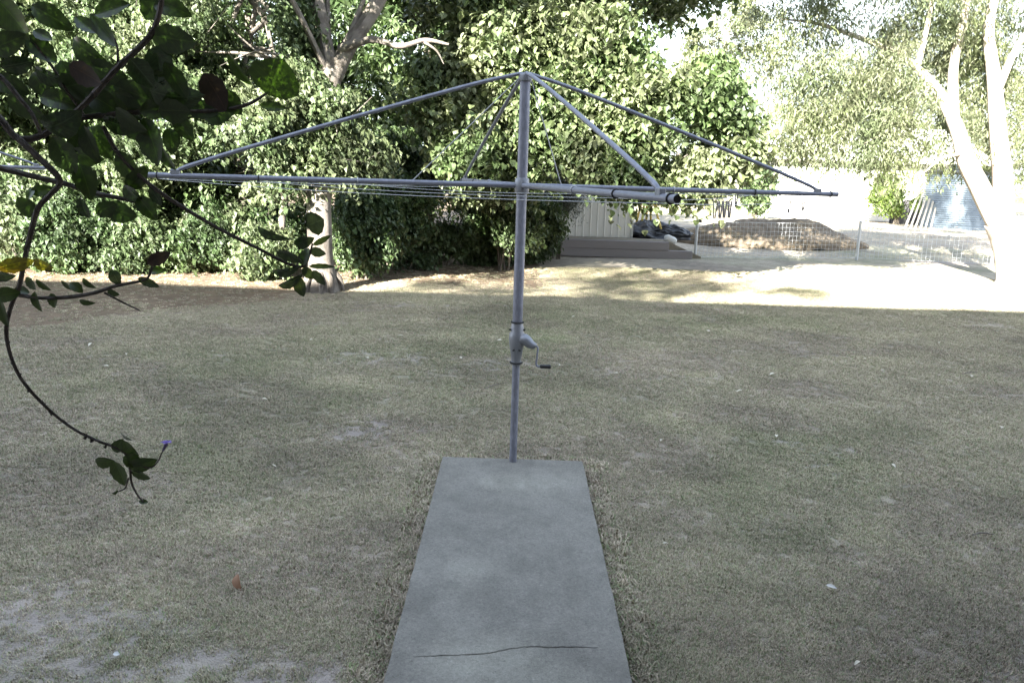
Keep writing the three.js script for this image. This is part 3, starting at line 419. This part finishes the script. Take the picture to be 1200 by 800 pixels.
{
  // yellow poles stood together like a tepee
  const top = at(760, 222, -20.2), g = 'yellow poles propped together over the tarpaulin';
  const feet = [[742, 276], [750, 277], [757, 276], [764, 277], [778, 279], [770, 274]];
  feet.forEach(([px, py], i) => { const f = onGround(px, py, TER); f.z = clamp(f.z, -20.9, -19.5); single('garden_pole', cyl(f.clone().add(V(0, -0.02, 0)), top.clone().add(V((i - 2.5) * 0.035, rr(-.03, .15), (i % 2 - 0.5) * 0.1)), 0.03, 8, 0.024), M([0.62, 0.46, 0.13], 0.7), 'yellow timber pole propped in a tepee beside the cream shed', 'pole', g); });
  // black tarpaulin heap
  const geo = new THREE.SphereGeometry(1, 96, 48), ps = geo.attributes.position; for (let i = 0; i < ps.count; i++) { const x = ps.getX(i), y = ps.getY(i), z = ps.getZ(i), k = 0.45 + 0.9 * fbm(x * 2.4 + 9, z * 2.4 + y * 2, 2) + 0.5 * Math.abs(noise(x * 6 + 3, z * 6, y * 6) - 0.5) + 0.25 * Math.abs(noise(x * 13, z * 13 + 8, y * 13) - 0.5); ps.setXYZ(i, x * 0.9 * (0.75 + 0.45 * noise(z * 3, y * 3)), Math.max(-0.03, y * 0.36 * k), z * 0.5 * k); } geo.computeVertexNormals();
  const tp = onGround(785, 281, TER); const tm = single('tarpaulin_heap', geo, M([0.02, 0.022, 0.03], 0.38), 'crumpled black plastic tarpaulin heap beside the yellow poles', 'tarpaulin'); tm.position.set(3.45, TER, -20.3);
  const bg = new RoundedBoxGeometry(0.30, 0.16, 0.2, 4, 0.07), bp = bg.attributes.position; for (let i = 0; i < bp.count; i++) bp.setY(i, bp.getY(i) * (0.8 + 0.5 * noise(bp.getX(i) * 12 + 4, bp.getZ(i) * 12)) + 0.07); bg.computeVertexNormals();
  const wp = single('white_bag', bg, M([0.72, 0.72, 0.72], 0.6), 'small white plastic bag lying before the black tarpaulin', 'bag'); wp.position.set(3.62, 0.36, -19.35); wp.rotation.z = -0.38;
}
// wire mesh fence
{
  const posts = [[818, 305, 0.92, 'end'], [990, 301, 0.9], [1162, 312, 0.92]].map(([a, b, h]) => { const p = onGround(a, b); return [V(p.x, groundH(p.x, p.z), clamp(p.z, -20.2, -19.2)), h]; });
  const f = thing('wire_fence', 'low galvanised wire mesh fence along the far edge of the sunlit grass', 'fence', V(0, 0, 0));
  posts.push([V(15.2, 0, -19.4), 0.92]); const pm = M([0.55, 0.57, 0.60], 0.5, { metalness: 0.1 });
  posts.forEach(([p, h], i) => { const o = part(f, 'post', cyl(p.clone().add(V(0, -0.1, 0)), p.clone().add(V(0, h, 0)), i ? 0.035 : 0.032, 12), pm); part(o, 'post_cap', new THREE.SphereGeometry(0.042, 12, 8).translate(p.x + (i ? 0 : 0.06), p.y + h - (i ? 0 : 0.05), p.z), i ? pm : blackPlastic); });
  for (let k = 0; k < posts.length - 1; k++) {
    const [a, h] = posts[k], [b] = posts[k + 1], L = a.distanceTo(b), gs = [], nv = Math.round(L / 0.1);
    for (let i = 1; i < nv; i++) { const p = a.clone().lerp(b, i / nv); gs.push(box(0.0036, 0.84, 0.0036, p.x, p.y + 0.44, p.z)); }
    for (let j = 0; j < 9; j++) gs.push(cyl(a.clone().add(V(0, 0.03 + j * 0.102, 0.004)), b.clone().add(V(0, 0.03 + j * 0.102, 0.004)), j === 8 || j === 0 ? 0.0036 : 0.0022, 5));
    const m = part(f, 'wire_mesh', mergeGeometries(gs), pm); m.userData.kind = 'stuff';
  }
}
// mulch heap
{
  const geo = new THREE.SphereGeometry(1, 80, 24, 0, Math.PI * 2, 0, Math.PI / 2), ps = geo.attributes.position;
  for (let i = 0; i < ps.count; i++) { const x = ps.getX(i), y = ps.getY(i), z = ps.getZ(i); ps.setXYZ(i, x * 2.1 * (0.85 + 0.3 * noise(x * 2, z * 2)), y * 0.5 * (0.55 + 0.9 * fbm(x * 2.2 + 5, z * 2.2, 3)) + (fbm(x * 14, z * 14, 3) - 0.5) * 0.10 - 0.03, z * 1.1); } geo.computeVertexNormals();
  const mt = tex(256, 128, (i, j) => { const n = fbm(i * 0.12, j * 0.12, 4); return [s8(0.06 + n * 0.19), s8(0.045 + n * 0.155), s8(0.03 + n * 0.12)]; }, true); mt.repeat.set(3, 2);
  const m = single('mulch_heap', geo, new THREE.MeshStandardMaterial({ map: mt, roughness: 1, bumpMap: grainTex, bumpScale: 0.03, side: THREE.DoubleSide }), 'long low heap of brown mulch behind the wire fence', 'mulch heap'); m.position.set(6.85, 0.14, -22.9); m.scale.set(1.3, 1.35, 1.3);
}
// neighbour's white house
{
  const x0 = 10.2, x1 = 18.5, zf = -33.6, gy = 0.34, h = thing('neighbour_house', 'white weatherboard house with pale metal gable roof and satellite dish', 'house', V((x0 + x1) / 2, gy, zf - 3)), w = x1 - x0, D = 6;
  const white = M([0.78, 0.77, 0.74], 0.7), roofM = M([0.62, 0.62, 0.60], 0.5), glass = P([0.05, 0.06, 0.07], 0.08), tr = M([0.72, 0.72, 0.7], 0.6), H = 2.5;
  part(h, 'wall', box(w, H, D, 0, H / 2, 0), white);
  const bd = new RoundedBoxGeometry(w - 0.02, 0.2, 0.02, 1, 0.004); for (let i = 0; i < 12; i++) { const b = part(h, 'weatherboard', bd, white); b.position.set(0, 0.13 + i * 0.205, D / 2 + 0.014); b.rotation.x = -0.06; }
  for (const s of [-1, 1]) { const r = part(h, 'roof_plane', box(w + 0.8, 0.06, 3.75, 0, 0, 0).rotateX(s * 0.38).translate(0, H + 0.62, s * 1.68), roofM); for (let i = 0; i < 30; i++) part(r, 'roof_rib', box(0.03, 0.03, 3.75, -w / 2 - 0.3 + i * (w + 0.6) / 29, 0.045, 0).rotateX(s * 0.38).translate(0, H + 0.62, s * 1.68), roofM); }
  part(h, 'ridge_cap', cyl(V(-w / 2 - 0.42, H + 1.32, 0), V(w / 2 + 0.42, H + 1.32, 0), 0.07, 8), roofM);
  for (const s of [-1, 1]) { const gs = new THREE.Shape([[-3, 0], [3, 0], [0, 1.15]].map(p => new THREE.Vector2(...p))); part(h, 'gable', new THREE.ExtrudeGeometry(gs, { depth: 0.08, bevelEnabled: false }).rotateY(Math.PI / 2).translate(s * (w / 2 - 0.06), H, 0), white); }
  part(h, 'gutter', cyl(V(-w / 2 - 0.4, H - 0.12, D / 2 + 0.46), V(w / 2 + 0.4, H - 0.12, D / 2 + 0.46), 0.055, 8), tr);
  for (const wx of [2.9]) { const wi = part(h, 'window', box(1.2, 0.9, 0.06, wx, 1.45, D / 2 + 0.03), tr); for (const s of [-1, 1]) part(wi, 'pane', box(0.52, 0.78, 0.02, wx + s * 0.28, 1.45, D / 2 + 0.06), glass); }
  const dishc = V(-w / 2 + 0.55, H + 0.95, 2.0), dish = part(h, 'satellite_dish', new THREE.LatheGeometry([[0.001, 0], [0.16, 0.02], [0.30, 0.075], [0.40, 0.14], [0.41, 0.145]].map(p => new THREE.Vector2(...p)), 24).rotateX(1.15).rotateY(0.9).translate(dishc.x, dishc.y, dishc.z), M([0.28, 0.33, 0.40], 0.5));
  part(dish, 'dish_mast', limb([V(dishc.x, H + 0.35, 2.0), V(dishc.x, H + 0.7, 2.0), dishc], [0.03, 0.03, 0.03], 8, 3), M([0.3, 0.3, 0.32], 0.5));
}
// water tank, paling fence, leaning poles, bin
{
  const gy = 0.34, r = 1.15, H = 2.0, pts = []; for (let i = 0; i <= 132; i++) pts.push(new THREE.Vector2(r + 0.012 * Math.sin(i / 132 * H / 0.076 * 6.283), i / 132 * H));
  const t = thing('water_tank', 'round corrugated galvanised water tank beside the leaning timbers', 'water tank', V(16.0, gy, -30.2)), tm = M([0.16, 0.20, 0.25], 0.45, { metalness: 0.3 });
  part(t, 'tank_wall', new THREE.LatheGeometry(pts, 64), tm);
  part(t, 'lid', new THREE.LatheGeometry([[0.001, H + 0.16], [0.5, H + 0.12], [1.16, H + 0.02], [1.2, H + 0.0], [1.2, H - 0.06], [1.16, H - 0.06]].map(p => new THREE.Vector2(...p)), 64), M([0.05, 0.05, 0.055], 0.6));
  part(t, 'inlet_strainer', new THREE.CylinderGeometry(0.22, 0.24, 0.16, 20).translate(-0.3, H + 0.2, 0.3), tm);
  const g = 'timbers leaning beside the water tank';
  for (let i = 0; i < 6; i++) { const a = at(1062 + i * 6, 257 + (i % 2) * 2, -29.2), b = at(1078 + i * 4, 224 + i * 3, -29.8); a.y = gy - 0.02; single('leaning_timber', cyl(a, b, 0.035, 6), M([0.42, 0.39, 0.35], 0.8), 'grey timber leaning up beside the water tank', 'timber', g); }
  const f = thing('paling_fence', 'dark timber paling fence beneath the lime green shrub', 'fence', V(13.0, gy, -32.3)), pm = [0.8, 1, 1.2].map(k => M([0.11 * k, 0.105 * k, 0.115 * k], 0.9)), pg = new RoundedBoxGeometry(0.095, 0.95, 0.018, 1, 0.004);
  for (let i = 0; i < 34; i++) { const p = part(f, 'paling', pg, pm[Math.floor(rnd() * 3)]); p.position.set(2.2 + i * 0.1 - 0.6, 0.46 + rr(-.015, .015), rr(-.003, .003)); }
  for (const y of [0.25, 0.72]) part(f, 'rail', box(3.4, 0.07, 0.04, 3.25, y, -0.032), pm[1]);
  const b = thing('wheeled_bin', 'blue grey plastic bin behind the forked white tree', 'bin', V(15.0, 0.2, -23.6)), bm = M([0.16, 0.19, 0.27], 0.5);
  part(b, 'bin_body', new THREE.CylinderGeometry(0.36, 0.29, 0.95, 4, 1).rotateY(Math.PI / 4).translate(0, 0.52, 0), bm); part(b, 'bin_lid', new RoundedBoxGeometry(0.58, 0.06, 0.6, 2, 0.02).translate(0, 1.02, 0), bm);
  for (const s of [-1, 1]) part(b, 'wheel', new THREE.CylinderGeometry(0.1, 0.1, 0.05, 20).rotateZ(Math.PI / 2).translate(s * 0.26, 0.1, -0.22), blackPlastic);
}
// ---------------------------------------------------------------- the house behind the camera that throws the long shade, and a tree beyond it
{
  const zf = 0.95, D = 5, W = 34, H = 5.6, zc = zf + D / 2, h = thing('raised_house', 'two storey house behind the viewpoint whose roof shades the lawn', 'house', V(-4, 0, zc));
  const wl = M([0.20, 0.18, 0.16], 0.8), rf = M([0.16, 0.16, 0.165], 0.5), gl = P([0.04, 0.05, 0.06], 0.08), ridge = (zc + 12.45) * Math.tan(SUN_EL) / Math.cos(SUN_AZ);
  part(h, 'wall', box(W, H, D, 0, H / 2, 0), wl);
  const half = D / 2 + 0.5, rise = ridge - H - 0.05, sl = Math.atan2(rise, half), ln = Math.hypot(half, rise);
  for (const s of [-1, 1]) part(h, 'roof_plane', box(W + 1, 0.08, ln, 0, -0.04, 0).rotateX(s * sl).translate(0, H + 0.05 + rise / 2, s * half / 2), rf);
  for (const s of [-1, 1]) part(h, 'gable', new THREE.ExtrudeGeometry(new THREE.Shape([[-D / 2, 0], [D / 2, 0], [0, rise * 0.9]].map(p => new THREE.Vector2(...p))), { depth: 0.1, bevelEnabled: false }).rotateY(Math.PI / 2).translate(s * (W / 2 - 0.06), H, 0), wl);
  for (const x of [-8, -3, 0.5, 8, 12]) { const wi = part(h, 'window', box(1.4, 1.2, 0.06, x, 3.7, -D / 2 - 0.03), M([0.7, 0.7, 0.68], 0.6)); part(wi, 'pane', box(1.25, 1.05, 0.02, x, 3.7, -D / 2 - 0.065), gl); }
  const d = part(h, 'door', box(0.95, 2.05, 0.06, 4.1, 1.05, -D / 2 - 0.03), M([0.35, 0.33, 0.3], 0.6)); part(d, 'handle', new THREE.SphereGeometry(0.03, 10, 8).translate(4.45, 1.0, -D / 2 - 0.08), galv);
  const pr = part(h, 'added_shade_awning', box(14, 0.07, 3.45, 10.75, 2.62, -D / 2 - 1.73), rf); for (const x of [6, 9.5, 13, 17]) part(pr, 'added_awning_strut', cyl(V(x, 1.7, -D / 2 - 0.02), V(x, 2.6, -D / 2 - 1.5), 0.025, 8), wl);  // unseen awning and struts, added to block sky and darken the near lawn
  const b = V(-10.5, 0, 11);
  tree('backyard_tree', 'tall tree behind the house that dapples the far lawn', b, [[V(-10.5, -0.1, 11), V(-10.6, 5, 11), V(-10.5, 11, 11)], [0.34, 0.27, 0.12]], [], leafB, [B(-11.3, 14.0, 11, 2.2, 2.8, 1.5, 560), B(-8.6, 13.4, 11, 1.9, 1.8, 1.5, 330), B(-10.5, 11, 11, 3, 2, 2, 400)], C.mid, barkGrey, { gap: 0.3, shell: 0.9, clump: 9, size: 0.45 });
}
// ---------------------------------------------------------------- the leafy branch near the camera
{
  const root = V(-1.12, 0, -1.0), s = thing('flowering_shrub', 'dark arching leafy shrub branch with a purple flower beside the viewpoint', 'shrub', root);
  const pt = (px, py, d = 1.1) => at(px, py, -d).sub(root);
  const bk = bark([0.10, 0.085, 0.075], [0.05, 0.04, 0.035], 0.2, 0.1, 4);
  const stem = [V(0, -0.04, 0), V(0.02, 0.7, 0.03), V(0.05, 1.4, 0), V(0.10, 1.9, -0.05), V(0.14, 2.4, -0.1)];
  part(s, 'stem', limb(stem, [0.022, 0.018, 0.015, 0.012, 0.007], 10, 6, 0.06), bk);
  const br = (pts, r, d = 1.1) => part(s, 'branch', limb(pts.map(([x, y, z]) => z === 'w' ? y : pt(x, y, z ?? d)), r, 7, 5, 0.12), bk);
  const S = (i) => [0, stem[i], 'w'];
  br([S(3), [-60, 95], [0, 140], [20, 162], [45, 160], [75, 142], [100, 137], [130, 134], [160, 131], [195, 131], [240, 130], [272, 127], [295, 120], [315, 107]], [0.006, 0.005, 0.0045, 0.0042, 0.004, 0.0036, 0.0032, 0.003, 0.0026, 0.0016]);
  br([[20, 162], [45, 185], [70, 212], [58, 228], [45, 242], [35, 275], [28, 305], [22, 335], [12, 360], [7, 385], [10, 410], [22, 440], [40, 463], [65, 487], [90, 505], [118, 518], [132, 523], [148, 533], [152, 550], [154, 566], [161, 580], [168, 588]], [0.0042, 0.0038, 0.0033, 0.0026, 0.0021, 0.0019, 0.0017, 0.0011], 1.05);
  br([S(2), [-80, 185], [0, 197], [40, 207], [75, 215], [110, 226], [140, 232], [158, 236]], [0.005, 0.0042, 0.0036, 0.0028], 1.15);
  br([[120, 148, 1.1], [135, 175, 1.1], [170, 212, 1.1], [200, 234, 1.1], [260, 270, 1.12], [310, 295, 1.13], [335, 308, 1.14], [355, 312, 1.14], [362, 300, 1.14], [366, 285, 1.14]], [0.003, 0.003, 0.0026, 0.0022, 0.002, 0.0012]);
  br([[110, 110], [138, 78], [160, 58], [178, 38], [187, 12], [190, -20]], [0.004, 0.0038, 0.0034, 0.003], 1.05);
  br([[75, 142], [95, 125], [110, 110]], [0.004, 0.004], 1.08); br([[138, 78], [137, 55], [134, 45]], [0.0018, 0.001], 1.05);
  br([[-60, 60], [0, 90], [22, 115], [36, 132], [48, 158]], [0.0035, 0.003, 0.0025, 0.002], 1.0); br([S(4), [-60, 20], [0, 30], [30, 42], [48, 62], [62, 80], [80, 110], [100, 137]], [0.004, 0.003, 0.002, 0.0016], 1.1);
  br([[22, 346], [45, 349], [80, 348], [110, 343], [135, 335], [150, 332], [172, 326], [178, 312]], [0.0028, 0.0026, 0.0022, 0.0014], 1.05); br([[122, 343], [145, 355], [164, 364]], [0.0016, 0.0012, 0.0008], 1.05);
  br([[150, 560], [146, 572], [138, 576]], [0.0012, 0.0008], 1.05); br([[160, 545], [176, 548], [185, 540], [189, 531], [193, 524]], [0.0012, 0.001, 0.0008], 1.05);
  // small thorny nodes along the long bare stem
  for (const [x, y] of [[9, 398], [14, 424], [21, 437], [33, 455], [48, 471], [60, 483], [75, 494], [100, 510], [108, 515], [126, 521]]) part(s, 'bud', new THREE.ConeGeometry(rr(0.0018, 0.003), rr(0.006, 0.011), 6).rotateZ(rr(-1, 1)).translate(...pt(x + rr(-2, 2), y, 1.05).toArray()), bk);
  const veins = tex(64, 128, (i, j) => { const u = Math.abs(i / 64 - 0.5) * 2, v = j / 128, n = fbm(i * 0.1, j * 0.1, 3), rib = u < 0.05 ? 1.35 : (Math.abs(((v * 9 - u * 2.2) % 1 + 1) % 1 - 0.5) < 0.07 ? 1.15 : 1), k = (0.8 + n * 0.35) * rib; return [0.75 * k, 0.78 * k, 0.72 * k]; }, true);
  const mk = (c, t = 0.5, r = 0.34) => P(c, r, { map: veins, transmission: t, thickness: 0 });
  const mats = { d: [mk([0.085, 0.135, 0.035]), mk([0.075, 0.12, 0.032]), mk([0.095, 0.15, 0.035])], g: [mk([0.14, 0.24, 0.03], 0.55)], y: [mk([0.55, 0.42, 0.04], 0.5)], b: [mk([0.085, 0.13, 0.06], 0.25, 0.16)], r: [mk([0.08, 0.04, 0.035], 0.3)] };
  const shapes = [leafShape(1, 0.62, 0.18, 0.05), leafShape(1, 0.62, 0.35, 0.03), leafShape(1, 0.62, -0.12, 0.06)], round = leafShape(1, 0.86, 0.1, 0.04, 0.12);
  // centre px, length px, width px, screen angle of the long axis (degrees, 0 = right, 90 = up), material, depth, tilt about the long axis
  const put = (px, py, L, W, ang, k = 'd', d = 1.1, tilt = rr(-0.8, 0.8), sh) => {
    const p = pt(px, py, d), sc = d / FOC * 1.02, m = part(s, 'leaf', sh ?? shapes[Math.floor(rnd() * 3)], mats[k][Math.floor(rnd() * mats[k].length)]);
    const a = ang * Math.PI / 180 + 0.03, long = V(Math.cos(a), Math.sin(a), rr(-0.25, 0.25)).normalize(), view = V(0, 0, 1);
    let nrm = view.clone().sub(long.clone().multiplyScalar(view.dot(long))).normalize().applyAxisAngle(long, tilt);
    const side = nrm.clone().cross(long).normalize(); m.quaternion.setFromRotationMatrix(new THREE.Matrix4().makeBasis(side, nrm, long));
    m.position.copy(p); const w = W * sc / 0.62 / Math.max(0.45, Math.cos(tilt)); m.scale.set(w, L * sc, L * sc);
  };
  const T = 0.2;
  for (const a of [
    [16, 22, 56, 34, -50, 'g', 1.0, 0.4], [8, 50, 52, 26, 15, 'd', 1.0, 0.3], [50, 42, 26, 12, -30], [48, 58, 40, 20, -48], [122, 36, 52, 18, -48], [104, 62, 48, 24, -42], [126, 84, 46, 26, -20], [162, 112, 56, 30, -22], [92, 98, 50, 28, 8], [60, 90, 40, 18, -30, 'b'], [30, 125, 44, 24, -25], [70, 118, 46, 22, -10, 'd'],
    [204, 46, 54, 30, -8, 'd', 1.05, T], [323, 91, 44, 42, 62, 'g', 1.08, 0.1, round], [280, 82, 40, 13, -58, 'g', 1.1, 0.5], [172, 84, 44, 20, -18], [206, 112, 56, 34, -12, 'b', 1.05, 0.7], [252, 108, 46, 32, -62, 'r', 1.08, T], [270, 120, 34, 22, -50], [320, 125, 30, 11, -8, 'd'], [236, 128, 40, 22, -15],
    [72, 143, 48, 26, 14, 'b', 1.05, 0.8], [106, 170, 44, 22, -78, 'd', 1.08, T], [76, 182, 46, 34, -66, 'd', 1.08, T], [92, 160, 36, 22, 80, 'd'], [178, 166, 56, 32, -72, 'd', 1.1, T], [158, 150, 44, 26, -60], [140, 146, 40, 20, -20, 'b'], [150, 196, 40, 24, -60], [196, 186, 30, 16, -70],
    [50, 223, 32, 13, 6, 'd'], [30, 242, 22, 18, 20, 'd', 1.08, T, round], [36, 226, 16, 12, 70, 'g'], [155, 227, 26, 22, -50, 'b', 1.1, 0.7], [142, 248, 36, 26, -20, 'd', 1.12, T], [172, 244, 34, 18, -50], [124, 244, 26, 18, 30], [98, 244, 26, 14, -80, 'b'], [182, 230, 24, 12, -60, 'b'], [160, 208, 34, 18, 40],
    [318, 274, 40, 11, -26, 'b', 1.14, 0.5], [369, 261, 22, 20, 20, 'b', 1.15, 0.3, round], [356, 283, 24, 14, 10, 'b', 1.14], [377, 281, 24, 7, 30, 'd', 1.14], [372, 295, 20, 12, -10, 'b', 1.14, 0.3], [340, 300, 34, 13, -20, 'b', 1.13, 0.5], [335, 317, 32, 11, 4, 'b', 1.13, 0.6], [340, 330, 32, 10, 20, 'b', 1.14, 0.6], [352, 336, 24, 16, -78, 'd', 1.14, T], [377, 313, 30, 6, -4, 'd', 1.14], [374, 325, 22, 12, -50, 'b', 1.14, 0.4], [357, 301, 22, 14, 75, 'd', 1.14], [361, 320, 18, 12, -60, 'd', 1.14],
    [18, 309, 44, 18, 14, 'y', 1.0, 0.4], [50, 310, 22, 16, -40, 'y', 1.08, 0.4], [2, 322, 30, 14, -10, 'b', 0.98, 0.6], [36, 332, 20, 12, -42, 'd'], [50, 334, 20, 9, -45, 'd'], [43, 354, 26, 11, -86, 'd', 1.05, T], [62, 352, 18, 14, -70, 'd', 1.05, T], [78, 334, 16, 8, -40], [89, 337, 18, 9, -35], [103, 332, 18, 8, -45], [101, 354, 18, 7, -14], [135, 325, 20, 14, -70, 'b', 1.05], [132, 343, 14, 9, -30], [174, 331, 26, 10, -25, 'b', 1.05], [186, 302, 32, 15, 26, 'r', 1.06, T], [184, 317, 20, 10, 8, 'g', 1.06], [8, 345, 26, 18, 10, 'd', 1.0], [3, 366, 36, 16, -82, 'd', 1.0, T], [24, 342, 18, 12, 0, 'd'],
    [122, 541, 26, 16, 4, 'd', 1.05, T], [140, 554, 34, 22, -70, 'd', 1.05, T], [166, 543, 34, 20, 2, 'd', 1.05, T], [165, 556, 26, 14, -14, 'd', 1.05, 0.4], [152, 526, 26, 16, -60, 'd', 1.05, T], [138, 522, 22, 14, 50, 'd', 1.05], [147, 511, 18, 12, -40, 'b', 1.05, 0.9], [168, 588, 12, 5, -10, 'd', 1.05], [134, 577, 10, 4, 20, 'd', 1.05], [155, 540, 24, 16, -30, 'd', 1.05],
    [60, 20, 46, 24, -30], [130, 10, 40, 20, 20], [200, 8, 44, 24, -20], [180, 4, 40, 26, 60], [100, 30, 30, 14, -40], [20, 75, 36, 18, 10, 'b'], [12, 100, 40, 22, -20], [120, 120, 40, 24, -30], [185, 128, 40, 22, 10], [150, 120, 36, 20, -40], [215, 150, 34, 18, -60], [200, 165, 30, 16, -80]]) put(...a);
  // the crowded middle of the branch
  for (let i = 0; i < 20; i++) { const t = rnd(), u = rnd(); const [px, py] = i % 3 ? [45 + t * 225 + rr(-8, 8), 112 + rr(-34, 42) * (1 - 0.55 * t)] : [95 + t * 95, 200 - t * 130 + rr(-20, 20)]; put(px, py, rr(30, 50), rr(15, 27), rr(-85, 30), ['d', 'd', 'd', 'b', 'd', 'r'][i % 6], rr(1.0, 1.16), rr(-0.9, 0.9)); }
  // purple flower: five petals on a short tube
  const fl = pt(194, 521, 1.05), pm = P([0.20, 0.10, 0.55], 0.6, { transmission: 0.3, thickness: 0 });
  const flower = part(s, 'flower', new THREE.CylinderGeometry(0.0028, 0.0012, 0.011, 8, 1).rotateZ(-0.5).translate(fl.x - 0.002, fl.y - 0.004, fl.z), M([0.10, 0.08, 0.16], 0.7));
  const pg = leafShape(0.009, 0.0075, 0.3, 0.02); for (let k = 0; k < 5; k++) { const p = part(flower, 'petal', pg, pm), a = k / 5 * 6.283; p.rotation.set(-0.5, a, 0, 'YXZ'); p.position.set(fl.x + 0.001 + Math.sin(a) * 0.0035, fl.y + 0.003, fl.z + Math.cos(a) * 0.0035); }
}
renderer.render(scene, camera);
